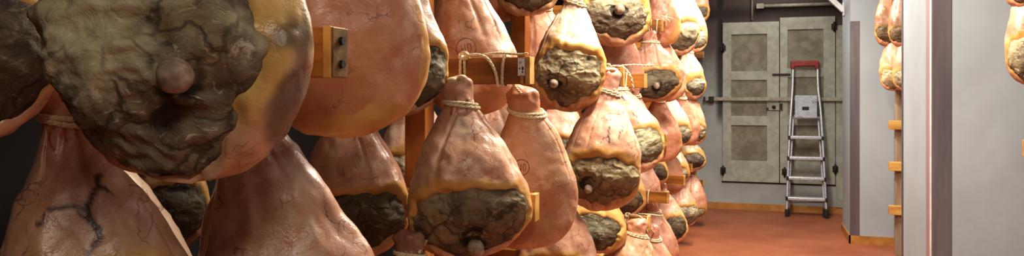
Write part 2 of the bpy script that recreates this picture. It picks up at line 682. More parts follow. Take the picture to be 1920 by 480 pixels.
left = [(1475, 396), (1480, 257), (1483.5, 200), (1485.5, 172), (1486.5, 150), (1487, 126)]
right = [(1549.5, 396), (1542, 257), (1538, 200), (1534.5, 172), (1533.5, 150), (1533, 126)]
geo_obj('rail', [rail(left)], ALU, LT)
geo_obj('rail', [rail(right)], ALU, LT)
geo_obj('rear_leg', [rail([(1478, 392), (1488, 222)], .07, .013)], ALU, LT)
geo_obj('rear_leg', [rail([(1547, 392), (1535, 222)], .07, .013)], ALU, LT)
geo_obj('rear_brace', [tube_geo([lad(1478, 381, .07), lad(1547, 381, .07)], .008, 8)], ALU, LT)
for py, xa, xb in ((257, 1480, 1542), (295.5, 1478, 1544.5), (333, 1476.5, 1547), (371, 1475, 1549)):
    p, q = lad(xa, py), lad(xb, py)
    bm = bmesh.new()
    add_box(bm, (p.x, p.y - .03, p.z - .02), (q.x, p.y + .06, p.z + .012), .006)
    for k in range(5):
        add_box(bm, (p.x + .02, p.y - .022 + k * .016, p.z + .011), (q.x - .02, p.y - .014 + k * .016, p.z + .016))
    st = from_bm('step', bm, ALU, LT)
    for x in (p.x, q.x):
        box('step_cap', (x - .012, p.y - .034, p.z - .024), (x + .012, p.y + .06, p.z + .016), BLACKP, st, .003)
p, q = lad(1490.5, 221), lad(1531.5, 179)
bm = bmesh.new()
add_box(bm, (p.x, -.012, 0), (q.x, .012, q.z - p.z), .006, Matrix.Translation((0, (p.y + q.y) / 2 - .03, p.z)))
pf = from_bm('platform', bm, GREYP, LT)
c = lad(1510, 203)
yy = (p.y + q.y) / 2 - .043
box('platform_slot', (c.x - .036, yy - .003, c.z - .02), (c.x + .036, yy + .004, c.z + .018), BLACKP, pf, .004)
parts = []
for sx, sz in ((.06, .09), (-.10, -.10)):
    for k in range(3):
        o = Vector((c.x + sx + k * .022, yy, c.z + sz + k * .008))
        parts.append(tube_geo([o + Vector((-.025, 0, .025)), o + Vector((.03, 0, -.03))], .004, 6))
geo_obj('grip_ribs', parts[:3], ALU, pf)
geo_obj('grip_ribs', parts[3:], ALU, pf)
p, q = lad(1487, 221), lad(1537, 221)
geo_obj('platform_edge', [tube_geo([p, q], .012, 8)], ALU, LT)
p, q = lad(1482, 120), lad(1536, 120)
bm = bmesh.new()
add_box(bm, (p.x, p.y - .035, p.z - .032), (q.x, p.y + .03, p.z + .035), .012)
add_box(bm, (p.x, p.y - .036, p.z - .055), (p.x + .05, p.y + .03, p.z + .03), .01)
add_box(bm, (q.x - .05, p.y - .036, p.z - .055), (q.x, p.y + .03, p.z + .03), .01)
from_bm('handle', bm, REDP, LT)
for px, off in ((1475, 0), (1549.5, 0), (1478, .07), (1547, .07)):
    p = lad(px, 394, off)
    box('rubber_foot', (p.x - .019, p.y - .022, -LT.location.z + .0005), (p.x + .019, p.y + .022, p.z + .012), BLACKP, LT, .006)

# ------------------------------------------------------------------ racks
FY = [None] + [1.04 * k for k in range(1, 10)]
TZ = {t: CAMZ + .096 - .38 * t for t in range(-3, 4)}      # top of the arms of each tier
AH, AT = .075, .042
PX_L, PX_R = -1.012, -.945
ARM_END = {}


def arm_end(f, t):
    return {(1, 0): -.60, (2, 0): -.60, (2, 1): -.585, (3, 0): -.515, (4, 0): -.565, (4, 2): -.545, (5, 1): -.57, (5, 2): -.56, (6, 2): -.545, (7, 2): -.57, (4, 1): -.64, (3, 1): -.68}.get((f, t), -.60)


RACKLAB = {
    1: 'orange wooden ham rack frame with a bolted metal plate, nearest the viewer',
    2: 'orange wooden ham rack frame with a white paper tag on its arm',
    3: 'wooden ham rack frame directly behind the arm with the large white tag',
    4: 'wooden ham rack frame fourth from the viewer along the left row',
    5: 'wooden ham rack frame fifth along, its arms below the dark knuckled ham',
    6: 'wooden ham rack frame in the far half of the row, short low arms showing',
    7: 'wooden ham rack frame third from the far wall, one low arm showing',
    8: 'wooden ham rack frame second from the far wall, mostly hidden by hams',
    9: 'last wooden ham rack frame, stub arms showing against the far wall'}
for f in range(1, 10):
    Y = FY[f]
    if f == 9:
        Y = 9.36
    px0 = -.55 if f == 1 else 0.0
    R = empty('ham_rack', (-.98, Y, 0), RACKLAB[f], 'rack', 'wooden frames of the left ham row')
    o = R.location
    inv = Matrix.Translation(-o)
    bm = bmesh.new()
    add_box(bm, (PX_L + px0, Y + .03, 0.0), (PX_R + px0, Y + .10, ZC - .001), .003, inv)
    from_bm('post', bm, WOOD, R)
    for t in range(-3, 4):
        if t == -3 and f < 5:
            continue
        e = arm_end(f, t)
        bm = bmesh.new()
        zt = TZ[t]
        tilt = Matrix.Identity(4)
        add_box(bm, (-1.5, Y - .04, zt - AH), (e, Y - .04 + AT, zt), .003, inv)
        arm = from_bm('arm', bm, WOODA, R)
        # pale end cap strip of the cut end
        bm = bmesh.new()
        add_box(bm, (e - .012, Y - .0425, zt - AH - .001), (e + .002, Y - .04 + AT + .001, zt + .001), .002, inv)
        from_bm('arm_end_strip', bm, PALEWOOD, arm)
        if (f, t) == (1, 0):
            bm = bmesh.new()
            add_box(bm, (e + .0022, Y - .041, zt - AH + .0005), (e + .0055, Y + .0025, zt - .0005), .001, inv)
            pt = from_bm('end_plate', bm, STEELP, arm)
            for dz in (.02, .055):
                v = tube_geo([Vector((e + .004, Y - .019, zt - dz)) - o, Vector((e + .0105, Y - .019, zt - dz)) - o], .0068, 6)
                geo_obj('bolt', [v], DARKM, arm, False)
        if (f, t) in ((2, 0), (3, 0)):
            # paper tag stapled near the arm's end
            w = .020 if f == 2 else .016
            x1 = e - .012 if f == 2 else e - .03
            bm = bmesh.new()
            add_box(bm, (x1 - w, Y - .0445, zt - .052), (x1, Y - .0432, zt - .003), 0, inv)
            tg = from_bm('paper_tag', bm, PAPER, arm)
            bm = bmesh.new()
            for (xa, za, xb, zb2) in ((.012, .024, .0165, .033), (.0125, .036, .0155, .041), (.004, .010, .012, .0112), (.004, .014, .010, .015), (.004, .026, .007, .031)):
                add_box(bm, (x1 - w + xa * w / .02, Y - .0452, zt - .003 - zb2), (x1 - w + xb * w / .02, Y - .0446, zt - .003 - za), 0, inv)
            tg2 = from_bm('tag_print', bm, INK, arm)
            box('tag_pin', Vector((x1 - w * .62, Y - .046, zt - AH + .002)) - o, Vector((x1 - w * .2, Y - .0426, zt - .05)) - o, PALEWOOD, arm)

# ------------------------------------------------------------------ hams
TP = np.array([0, .05, .10, .15, .20, .27, .34, .42, .50, .58, .66, .74, .85, 1.0])
WP = np.array([.25, .29, .28, .26, .34, .47, .60, .74, .86, .95, .99, 1.0, 1.0, 1.0])
DP = np.array([.32, .36, .36, .34, .40, .49, .60, .72, .83, .92, .98, 1.0, 1.0, 1.0])
WP0 = np.array([.25, .285, .27, .235, .27, .36, .47, .60, .73, .85, .95, 1.0, 1.0, 1.0])
_td = np.linspace(0, 1, 601)


def _sm(a):
    y = np.interp(_td, TP, a)
    k = np.hanning(41)
    k /= k.sum()
    return np.convolve(np.pad(y, 20, mode='edge'), k, 'valid')


WS, DS, WS0 = _sm(WP), _sm(DP), _sm(WP0)


class Ham:
    def __init__(s, L, W, D, seed, asym=0., fphi=0., ftc=.80, fdphi=1.3, fdt=.19, lump=1.0, bend=0., back=False, neck=1.0, flat=.78, sq=2.35, slim=0., b0=.74, bp=2.3, und=.20, hga=.032):
        s.__dict__.update(locals())
        s.off = np.array([seed * 3.17 % 50, seed * 7.31 % 50, seed * 1.93 % 50])

    def surf(s, t, ph):
        w = np.interp(t, _td, WS * (1 - s.slim) + WS0 * s.slim)
        d = np.interp(t, _td, DS)
        nk = 1 + (s.neck - 1) * (1 - sstep(.18, .5, t))
        w, d = w * nk, d * nk
        tip = np.sqrt(np.clip(1 - (1 - np.clip(t / .055, 0, 1)) ** 2, 0, 1))
        bt = np.clip((t - s.b0) / (1 - s.b0), 0, 1)
        bot = np.power(np.clip(1 - bt ** s.bp, 0, 1), .5)
        w, d = w * tip * bot * s.W / 2, d * tip * bot * s.D / 2
        sn, cs = np.sin(ph), np.cos(ph)
        e = 2 / s.sq
        sx = np.sign(sn) * np.abs(sn) ** e
        cy = np.sign(cs) * np.abs(cs) ** e
        bulge = np.exp(-((t - .68) / .2) ** 2)
        w = w * (1 + s.asym * bulge * np.sign(sn) * sstep(0, .3, np.abs(sn)))
        fr = -1 if s.back else 1                       # the cut face lies on the flatter side
        flat = np.where(cy * fr > 0, 1 - (1 - s.flat) * sstep(.5, .72, t), 1 + .08 * bulge)
        x = w * sx + s.bend * s.W * (np.sin(np.clip(t, 0, 1) * PI) * .5)
        back = s.und * s.D * sstep(.72, 1.0, t) * fr
        y = -d * cy * flat + back
        z = -s.L * t
        return np.stack([x, y, z], -1)

    def nor(s, t, ph):
        e = 1e-3
        a = s.surf(np.clip(t + e, 0, 1), ph) - s.surf(np.clip(t - e, 0, 1), ph)
        b = s.surf(t, ph + e) - s.surf(t, ph - e)
        n = np.cross(a, b)
        l = np.linalg.norm(n, axis=-1, keepdims=True)
        n = np.where(l > 1e-12, n / np.maximum(l, 1e-12), np.array([0, 0, -1.0]))
        # make it point outwards
        c = s.surf(t, ph) - np.stack([np.zeros_like(t), np.zeros_like(t), -s.L * np.clip(t, .05, .85)], -1)
        sg = np.sign((n * c).sum(-1, keepdims=True))
        return n * np.where(sg == 0, 1, sg)

    def outline(s, al):
        k = s.seed
        return 1 + .05 * np.sin(2 * al + k) + .055 * np.sin(3 * al + k * 2.1) + .035 * np.sin(5 * al + k * .7) + .025 * np.sin(9 * al + k * 1.3) + .025 * np.sin(14 * al + k * 1.9) + .02 * np.sin(23 * al + k)

    def fdist(s, t, ph):
        c = s.fphi + (PI if s.back else 0)
        dp = (ph - c + PI) % (2 * PI) - PI
        u, v = dp / s.fdphi, (t - s.ftc) / s.fdt
        r = np.hypot(u, v)
        return r / s.outline(np.arctan2(v, u))

    def skin(s, t, ph, face=True):
        p = s.surf(t, ph)
        n = s.nor(t, ph)
        q = p + s.off
        W = s.W
        ds = s.lump * (.020 * W * fbm(q / W * 3.2, s.seed, 2) + .007 * W * fbm(q / W * 11, s.seed + 5, 2))
        # long creases down the shank
        cr = np.abs(vnoise(np.stack([ph * 1.6 + s.seed, t * 2.0, ph * 0], -1), s.seed + 9))
        ds = ds - .016 * W * s.lump * np.exp(-(cr / .12) ** 2) * sstep(.12, .25, t) * (1 - sstep(.5, .65, t))
        # knuckles at the tip
        ds = ds + .035 * W * vnoise(q / W * 9, s.seed + 3) * (1 - sstep(.06, .13, t))
        e = s.fdist(t, ph) if face else np.full_like(t, 9.)
        if face:
            wob = .5 + .5 * vnoise(q / W * 6, s.seed + 31)
            ds = ds + .020 * W * np.exp(-((e - 1.13) / .16) ** 2) * (1.6 * wob ** 2 + .1)
            ds = ds - W * (.040 * (1 - sstep(.84, 1.0, e)) + .045 * (1 - sstep(.62, .84, e)))
        return p + n * ds[:, None], e, n


def poly_dist(u, v, pts):
    dmin = np.full_like(u, 9.)
    for (x0, y0), (x1, y1) in zip(pts[:-1], pts[1:]):
        dx, dy = x1 - x0, y1 - y0
        k = np.clip(((u - x0) * dx + (v - y0) * dy) / (dx * dx + dy * dy + 1e-12), 0, 1)
        dmin = np.minimum(dmin, np.hypot(u - x0 - k * dx, v - y0 - k * dy))
    return dmin


def grid_faces(nr, nc, wrap=True):
    f = []
    for i in range(nr - 1):
        for j in range(nc if wrap else nc - 1):
            k = (j + 1) % nc
            f.append((i * nc + j, (i + 1) * nc + j, (i + 1) * nc + k, i * nc + k))
    return f


def set_attr(me, name, arr):
    a = me.attributes.new(name, 'FLOAT', 'POINT')
    a.data.foreach_set('value', np.ascontiguousarray(arr, dtype=np.float32))


def ham(tip, bot, wpx, f, t, side, label, Y=None, tipbone=False, loose=(), tipdy=.07, D=.62, seed=None, res=1.0, face=True, tint=(1, 1, 1), ftint=(1, 1, 1),
        bone=None, low=1.0, rim=.28, yaw=0., veins=(), blood=(), yel=(), pale=(), grime=(), stamp=None, cord='loop', cordx=None,
        ropes=1, group='cured hams hanging in the left rack', rackY=None, rackz=None, **kw):
    if rackY is None:
        rackY = FY[f]
    if Y is None:
        odd = t % 2 == 1
        Y = (rackY - (.235 if odd else .175)) if side < 0 else (rackY + (.23 if odd else .17))
    T, B = at(tip[0], tip[1], Y + tipdy * (1 if side < 0 else -1)), at(bot[0], bot[1], Y)
    s = F / ((T + B) / 2 - CAM).dot(FWD)
    L, W = (T - B).length, wpx / s
    Zl = (T - B).normalized()
    tc = CAM - (T + B) / 2
    tc.z = 0
    tc.normalize()
    tc = Matrix.Rotation(math.radians(yaw), 3, 'Z') @ tc
    Yl = -(tc - Zl * tc.dot(Zl)).normalized()
    Xl = Yl.cross(Zl).normalized()
    M = Matrix(((Xl.x, Yl.x, Zl.x, T.x), (Xl.y, Yl.y, Zl.y, T.y), (Xl.z, Yl.z, Zl.z, T.z), (0, 0, 0, 1)))
    root = empty('cured_ham', M, label, 'ham', group)
    ham.k += 1
    sd = seed if seed is not None else ham.k * 7 + 3
    H = Ham(L, W, W * D, sd, back=(side > 0), **kw)
    wp_ = wpx * res
    nr = int(np.clip(wp_ * .42, 44, 230))
    nc = int(np.clip(wp_ * .62, 56, 300))
    # ---- rind
    tr = .5 - .5 * np.cos(np.linspace(0, PI, nr + 2)[1:-1])
    tr = tr * .72 + np.linspace(0, 1, nr + 2)[1:-1] * .28
    tr[0] *= .5
    tr[-1] = 1 - (1 - tr[-1]) * .5
    ph = np.linspace(-PI, PI, nc, endpoint=False)
    TT, PH = np.meshgrid(tr, ph, indexing='ij')
    tt, pp = TT.ravel(), PH.ravel()
    tt = np.concatenate([tt, [0.0, 1.0]])
    pp = np.concatenate([pp, [0.0, 0.0]])
    co, e, nn = H.skin(tt, pp, face)
    n0 = nr * nc
    co[n0] = co[:nc].mean(0) + np.array([0, 0, .002])
    co[n0 + 1] = co[n0 - nc:n0].mean(0) - np.array([0, 0, .002])
    Fc = grid_faces(nr, nc)
    Fc += [(n0, j, (j + 1) % nc) for j in range(nc)]
    Fc += [(n0 + 1, n0 - nc + (j + 1) % nc, n0 - nc + j) for j in range(nc)]
    me = bpy.data.meshes.new('rind')
    me.from_pydata(co.tolist(), [], Fc)
    me.validate()
    u = co[:, 0] / (W / 2)
    front = (np.cos(pp) > -.15).astype(float)
    rimv = (1 - sstep(1.0, 1.0 + rim * 2.1, e)) * (1 - .85 * sstep(.82, .95, tt) * (side < 0)) if face else np.zeros(len(tt))

    def blobs(lst):
        r = np.zeros(len(tt))
        for (bu, bt_, ru, rt, amt) in lst:
            dd = np.hypot((u - bu) / ru, (tt - bt_) / rt) + .35 * fbm((co + H.off) / W * 5, sd + 40, 3)
            r = np.maximum(r, amt * (1 - sstep(.65, 1.1, dd)) * front)
        return r
    rimv = np.maximum(rimv, blobs(yel))
    asp = L / (W / 2)

    def lines(lst):
        r = np.zeros(len(tt))
        wob = .05 * fbm((co + H.off) / W * 12, sd + 60, 2)
        thick = .65 + .7 * (.5 + .5 * vnoise((co + H.off) / W * 9, sd + 61))
        for wdt, pts in lst:
            dd = poly_dist(u + wob, tt * asp, [(a, b_ * asp) for a, b_ in pts])
            r = np.maximum(r, (1 - sstep(wdt * .4, wdt, dd / thick)) * front)
        return r
    set_attr(me, 'rim', rimv)
    set_attr(me, 'tt', tt)
    set_attr(me, 'vein', lines(veins) * .92)
    set_attr(me, 'blood', lines(blood) * .75)
    set_attr(me, 'pale', blobs(pale))
    set_attr(me, 'grime', blobs(grime))
    ro = link('rind', me, RIND, root)
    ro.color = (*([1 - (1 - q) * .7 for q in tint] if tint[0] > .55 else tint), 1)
    # ---- cut face with the end of the thigh bone
    if face:
        fr, fc = max(14, nr // 3), max(40, int(nc * .8))
        r = np.linspace(0, 1.06, fr + 1)[1:] ** .85
        al = np.linspace(0, 2 * PI, fc, endpoint=False)
        RR, AL = np.meshgrid(r, al, indexing='ij')
        rr = np.concatenate([RR.ravel(), [0.]])
        aa = np.concatenate([AL.ravel(), [0.]])
        ol = H.outline(aa)
        ft = np.clip(H.ftc + H.fdt * rr * ol * np.sin(aa), .02, .995)
        fp = H.fphi + (PI if H.back else 0) + H.fdphi * rr * ol * np.cos(aa)
        p, n = H.surf(ft, fp), H.nor(ft, fp)
        q = (p + H.off) / W
        rough = fbm(q * 5.5, sd + 70, 4)
        ridge = 1 - np.abs(fbm(q * np.array([5, 5, 9]), sd + 80, 3)) * 2
        pl_ = np.floor(3 * (.5 + .5 * fbm(q * 3.1, sd + 90, 2))) / 3
        hg = .45 * rough + .35 * ridge + .5 * (pl_ - .4)
        of = W * (-.020 + .03 * (1 - np.clip(rr, 0, 1) ** 2) + H.hga * hg * (1 - sstep(.88, 1.04, rr))) - W * .02 * sstep(.93, 1.06, rr)
        of = np.maximum(of, -.030 * W * (1 - sstep(.90, .97, rr)) - W * .06 * sstep(.90, .97, rr))
        fco = p + n * of[:, None]
        if bone:
            bd = np.hypot((fco[:, 0] - bone[0] * W / 2), (fco[:, 2] + bone[1] * L)) / W
            pit = np.exp(-(bd / .11) ** 2)
            fco = fco - n * (pit * .035 * W)[:, None]
            hg = hg - .9 * np.exp(-((bd - .085) / .035) ** 2)
        nf = fr * fc
        FF = grid_faces(fr, fc) + [(nf, j, (j + 1) % fc) for j in range(fc)]
        fm = bpy.data.meshes.new('cut_face')
        fm.from_pydata(fco.tolist(), [], FF)
        set_attr(fm, 'rad', rr)
        tb = bone[1] if bone else H.ftc + .05
        set_attr(fm, 'low', low * np.clip((ft - tb + .08) / .14, 0, 1))
        set_attr(fm, 'hgt', np.clip(.5 + .5 * hg, 0, 1))
        fo = link('cut_face', fm, FACE, root)
        fo.color = (*ftint, 1)
        if bone:
            bm = bmesh.new()
            bmesh.ops.create_icosphere(bm, subdivisions=4 if wpx > 120 else 3, radius=1)
            i = int(np.argmin(np.hypot(fco[:, 0] - bone[0] * W / 2, fco[:, 2] + bone[1] * L) + (n[:, 1] > 0) * 9))
            c0, n0_ = Vector(p[i]), Vector(n[i])
            br_ = bone[2] * W if len(bone) > 2 else .062 * W
            cv = np.array([v.co[:] for v in bm.verts])
            nz = 1 + .06 * fbm(cv * 1.4 + sd, sd + 7, 3)
            rot = n0_.to_track_quat('Z', 'Y').to_matrix()
            for v, k in zip(bm.verts, nz):
                w_ = v.co * k
                w_.z = w_.z * 1.15
                # saucer-like dimple in the middle of the joint end
                rad = math.hypot(v.co.x, v.co.y)
                if v.co.z > 0:
                    w_.z -= .12 * math.exp(-(rad / .3) ** 2)
                v.co = c0 + rot @ (w_ * br_) + n0_ * (br_ * .5)
            from_bm('bone_end', bm, BONE, fo, True)
    # ---- branded ring on the rind
    if stamp:
        su, stt, sr = stamp

        def onskin(a_, b_):
            x = np.array([a_])
            tv = np.array([b_])
            best = None
            phs = np.linspace(-1.4, 1.4, 561)
            c_, _, n_ = H.skin(np.full_like(phs, b_), phs, face)
            i = int(np.argmin(np.abs(c_[:, 0] - a_ * W / 2)))
            return Vector(c_[i]) + Vector(n_[i]) * .0006
        parts = []
        ring = [onskin(su + sr / (W / 2) * math.cos(a), stt + sr / L * math.sin(a)) for a in np.linspace(0, 2 * PI, 40, endpoint=False)]
        parts.append(tube_geo(ring, .0011, 5, True))
        for seg in (((-.45, -.4), (-.45, .4)), ((-.45, 0), (-.1, .4)), ((-.1, -.4), (-.1, .4)), ((.2, -.4), (.5, -.35), (.5, .3), (.2, .4), (.2, -.4))):
            parts.append(tube_geo(resample([onskin(su + sr / (W / 2) * a, stt + sr / L * b_) for a, b_ in seg], .004), .0010, 5))
        geo_obj('brand_ring', parts, STAMP, root)
    # ---- cord round the shank and up over the arm
    if cord:
        rr_ = .0042 if wpx > 60 else .005
        parts = []
        ta = .155 if cord != 'high' else .12
        for dt, tl in ((0, .02), (.012, .028)):
            phs = np.linspace(-PI, PI, 25)[:-1]
            tv = ta + dt + tl * np.sin(phs + .6)
            c_, _, n_ = H.skin(tv, phs, False)
            pts = [Vector(a) + Vector(b_) * rr_ * .7 for a, b_ in zip(c_, n_)]
            if ropes > 1:
                parts += rope(pts + [pts[0]], rr_ * 1.05, ropes)
            else:
                parts += rope(pts, rr_, 1, True)
        # strand to the arm
        Mi = M.inverted()
        zt = rackz if rackz is not None else TZ[t]
        ya, yb = rackY - .04 - rr_, rackY - .04 + AT + rr_
        near, farr = (ya, yb) if side < 0 else (yb, ya)
        cx = T.x if cordx is None else wx(cordx, rackY - .04)
        sd_ = 1 if side < 0 else -1
        c_, _, n_ = H.skin(np.array([ta]), np.array([(.55 if side < 0 else PI - .55)]), False)
        st_ = M @ (Vector(c_[0]) + Vector(n_[0]) * rr_)
        loop = [st_, Vector((cx + .004, near - sd_ * .002, min(zt - AH * .7, max(st_.z + .02, zt - AH * .9)))), Vector((cx, near, zt - .006)), Vector((cx, (near + farr) / 2, zt + rr_)),
                Vector((cx - .004, farr, zt - .006)), Vector((cx - .008, farr, zt - AH + .004)), Vector((cx - .008, (near + farr) / 2, zt - AH - rr_)),
                Vector((cx - .012, near, zt - AH + .006)), Vector((cx - .012, near, zt - .004)), Vector((cx - .012, (near + farr) / 2, zt + rr_ * 1.2))]
        parts += rope([Mi @ p_ for p_ in loop], rr_, ropes)
        if cord == 'knot':
            kc = Vector((cx, near - sd_ * .004, zt + .002))
            kn = [kc + Vector((.014 * math.cos(a), -sd_ * .006 * math.sin(2 * a), .009 * math.sin(a) + .004)) for a in np.linspace(0, 4 * PI, 14)]
            parts += rope([Mi @ p_ for p_ in kn], rr_, ropes)
            tail = [kc, kc + Vector((.035, -.004, .006)), kc + Vector((.07, -.006, -.004)), kc + Vector((.095, -.008, -.04)), kc + Vector((.105, -.008, -.085))]
            parts += rope([Mi @ p_ for p_ in tail], rr_, ropes)
            tail = [kc + Vector((.05, .02, .008)), kc + Vector((.10, .015, .010)), kc + Vector((.16, .012, .006)), kc + Vector((.185, .01, .008))]
            parts += rope([Mi @ p_ for p_ in tail], rr_ * .8, ropes)
        geo_obj('hanging_cord', parts, CORD, root)
    if tipbone:
        for sx, q in ((-.24, 1.0), (.20, .8)):
            c_, _, n_ = H.skin(np.array([.022]), np.array([sx * 1.6]), face)
            bm = bmesh.new()
            bmesh.ops.create_icosphere(bm, subdivisions=3, radius=1)
            r_ = .040 * W * q
            for v in bm.verts:
                v.co = Vector(c_[0]) + Vector((v.co.x * r_ * 1.25, v.co.y * r_, v.co.z * r_ * .8)) + Vector((0, 0, .002))
            from_bm('shank_knuckle', bm, KNUCK, root, True)
    for pts in loose:
        Mi = M.inverted()
        geo_obj('loose_cord', rope([Mi @ at(*p_) for p_ in pts], .0035, 1), CORD, root)
    return root


ham.k = 0
BR = (1, 1, 1)
DK = (.72, .62, .58)
RD = (.80, .56, .50)
TAN = (.88, .74, .64)

# ---- first frame
ham((275, -430), (380, 318), 474, 1, -1, -1, 'huge near ham with knobby bone end and grey crusted cut face under yellow fat', Y=.80, D=.52, seed=11,
    res=.62, bone=(-.09, .792, .066), ftc=.79, fdt=.32, fdphi=1.38, fphi=-.74, rim=.16, flat=.7, yel=((.75, .60, .62, .22, 1), (.1, .45, 1.2, .10, 1)),
    ftint=(.94, .93, .90), b0=.62, bp=2.25, low=.7, und=.4, hga=.05, grime=((.82, .86, .3, .14, .8), (.98, .68, .10, .10, .6)), lump=1.3, sq=2.7)
ham((-90, -340), (-70, 262), 330, 1, -1, -1, 'dark ham cut off by the left edge, brown cut face below pink skin', Y=.76, D=.55, seed=5,
    res=.6, ftc=.79, fdt=.19, rim=.2, ftint=(.45, .38, .32), tint=(.95, .82, .80), fdphi=1.35)
ham((118, 118), (205, 815), 395, 1, 0, -1, 'smooth pale ham with a dark branching vein, tied at lower left', Y=.91, D=.50, seed=23,
    res=.75, rim=.3, ropes=3, tipdy=.02, tint=(.94, .84, .74), slim=1, cordx=112,
    veins=((.034, ((.16, .33), (.13, .37), (.06, .405), (.03, .43), (.10, .47), (.02, .52), (.0, .57))), (.046, ((.05, .425), (.09, .47), (.05, .505))), (.026, ((.06, .405), (-.10, .395), (-.2, .39))), (.022, ((.03, .43), (-.04, .41))), (.018, ((-.2, .39), (-.3, .405), (-.36, .43))), (.016, ((.13, .37), (.2, .36), (.26, .38))), (.016, ((.02, .52), (-.08, .55)))),
    blood=((.030, ((-.06, .16), (-.07, .215))), (.026, ((.04, .155), (.06, .21))), (.02, ((-.17, .18), (-.19, .24)))))
ham((636, -300), (640, 250), 316, 1, -1, 1, 'broad pink ham skin edged with thick yellow fat behind the bolted arm', seed=31, res=.8, fdphi=1.62, ftc=.70, fdt=.26,
    rim=.22, D=.55, tint=(.98, .74, .60), lump=.8, asym=.05, sq=2.8, yel=((.15, 1.0, 1.5, .115, 1), (1.0, .78, .16, .25, 1)))
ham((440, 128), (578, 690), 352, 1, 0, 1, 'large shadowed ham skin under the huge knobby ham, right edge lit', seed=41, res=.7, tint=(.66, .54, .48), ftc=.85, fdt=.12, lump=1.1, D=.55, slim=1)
ham((140, 130), (232, 690), 305, 1, 0, 1, 'pale skin sliver of a ham just behind the veined one at lower left', Y=1.30, seed=47, res=.6, tint=(1.0, .96, .86), ftc=.85, fdt=.12, D=.55, pale=((.6, .5, .5, .2, .7),), slim=1)

# ---- second frame
ham((742, -118), (728, 217), 215, 2, -1, -1, 'ham with dark grey cut face peeping out right of the broad pink one', seed=53, rim=.26, ftint=(.5, .48, .44), fphi=.42, ftc=.80, fdphi=1.05, yaw=8, tint=DK)
ham((846, -118), (893, 216), 184, 2, -1, 1, 'reddish ham skin with faint round brand above the tagged arm', seed=59, Y=2.32, tint=(.82, .64, .58), stamp=(-.02, .615, .03),
    pale=((.72, .48, .35, .2, .95), (.55, .62, .3, .1, .8)), ftc=.86, fdt=.12, res=1.3, slim=.6)
ham((857, 142), (888, 486), 226, 2, 0, -1, 'plump ham tied below the tagged arm, wide dark cut face with small bone end', seed=61, res=1.25, bone=(.04, .905, .07), ftc=.81, fdt=.185, und=.36,
    fdphi=1.45, rim=.16, ftint=(.66, .60, .52), ropes=3, cord='knot', cordx=872, tint=(.94, .80, .74), pale=((.0, .31, .25, .08, .7),), flat=.74, blood=((.03, ((-.02, .15), (-.02, .21))), (.03, ((.14, .15), (.16, .2))), (.03, ((-.14, .16), (-.14, .22)))), lump=1.1, tipbone=True)
ham((975, 160), (992, 458), 172, 2, 0, 1, 'narrow smooth ham with round brand hanging right of the plump dark faced ham', seed=67, res=1.4, stamp=(-.06, .475, .022), tint=(.98, .78, .62), asym=.0, bend=.16,
    pale=((.42, .36, .3, .16, .9), (-.05, .42, .3, .08, .4)), ropes=3, ftc=.87, fdt=.11, fdphi=1.2, neck=1.25, lump=.7)
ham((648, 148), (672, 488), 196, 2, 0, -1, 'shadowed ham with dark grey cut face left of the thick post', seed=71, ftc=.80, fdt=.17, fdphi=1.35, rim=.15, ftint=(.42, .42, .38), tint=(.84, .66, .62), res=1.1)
ham((480, 150), (512, 478), 196, 2, 0, -1, 'dark ham deep in the rack behind the large shadowed skin', seed=73, tint=(.5, .4, .34), ftint=(.3, .28, .24), slim=.5, pale=((.8, .45, .3, .14, .8),))  # dark tint paints the shade of the deep rack into the ham
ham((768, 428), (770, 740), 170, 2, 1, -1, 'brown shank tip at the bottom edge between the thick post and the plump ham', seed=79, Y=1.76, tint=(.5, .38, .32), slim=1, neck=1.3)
ham((300, 150), (318, 470), 150, 2, 0, -1, 'almost black shadowed ham between the two large skins at lower left', seed=83, tint=(.3, .2, .14), ftint=(.2, .17, .14), slim=.5)  # near-black tints carry the shade of the gap in the colour

# ---- third frame
ham((985, -205), (990, 27), 128, 3, -2, -1, 'crusted ham bottom cut off by the top edge above the orange post', seed=89, bone=(.1, .83), ftint=(.9, .84, .72), rim=.2, ftc=.80)
ham((1078, -34), (1062, 207), 134, 3, -1, -1, 'bright ham with rough grey cut face and white bone end right of the paper tag', seed=97, res=2.0, bone=(-.38, .80, .062), ftc=.745, fdt=.225, und=.34,
    fdphi=1.22, fphi=.02, rim=.17, ropes=2, ftint=(1.15, 1.12, 1.02), low=.6, pale=((.15, .32, .7, .2, 1),), tint=(1.02, .94, .84), lump=1.2)  # pale patch paints the bright highlight onto the upper skin
ham((1143, 128), (1120, 394), 148, 3, 0, -1, 'pink veined ham hanging by cord with rough cut face and low white bone end', seed=103, res=2.0, bone=(-.26, .835, .058), ftc=.80, fdt=.185, und=.34,
    fdphi=1.25, fphi=.08, rim=.22, ropes=2, cord='knot', cordx=1140, tipbone=True, ftint=(1.05, 1.0, .86), tint=(1.04, .86, .80), pale=((.2, .12, .4, .08, .6), (.2, .36, .45, .12, .7)), veins=((.02, ((.1, .42), (.16, .47), (.1, .53))), (.018, ((.42, .40), (.36, .5)))))  # pale patches paint the highlights near the top of the skin
ham((930, 142), (922, 385), 132, 3, 0, -1, 'ham glimpsed between the plump ham and the narrow branded ham', seed=107, tint=(.9, .74, .7))
ham((782, 142), (776, 378), 140, 3, 0, -1, 'lit pink ham glimpsed on both sides of the thick post', seed=109, tint=(1, .84, .76), pale=((-.6, .5, .3, .1, .8),))
ham((1046, 332), (1042, 566), 158, 3, 1, -1, 'pink ham cut by the bottom edge, yellow fat arc above its cut face', seed=113, res=1.5, ftc=.80, fdt=.165, rim=.22, tint=(1.02, .82, .76), ftint=(.7, .66, .56))
ham((1012, -25), (1030, 203), 118, 3, -1, 1, 'dim ham skin half hidden behind the bright rough faced ham', seed=127, tint=RD)
ham((935, -190), (938, 40), 118, 3, -2, 1, 'brownish ham bottom at the top edge beside the orange post', seed=131, tint=RD)

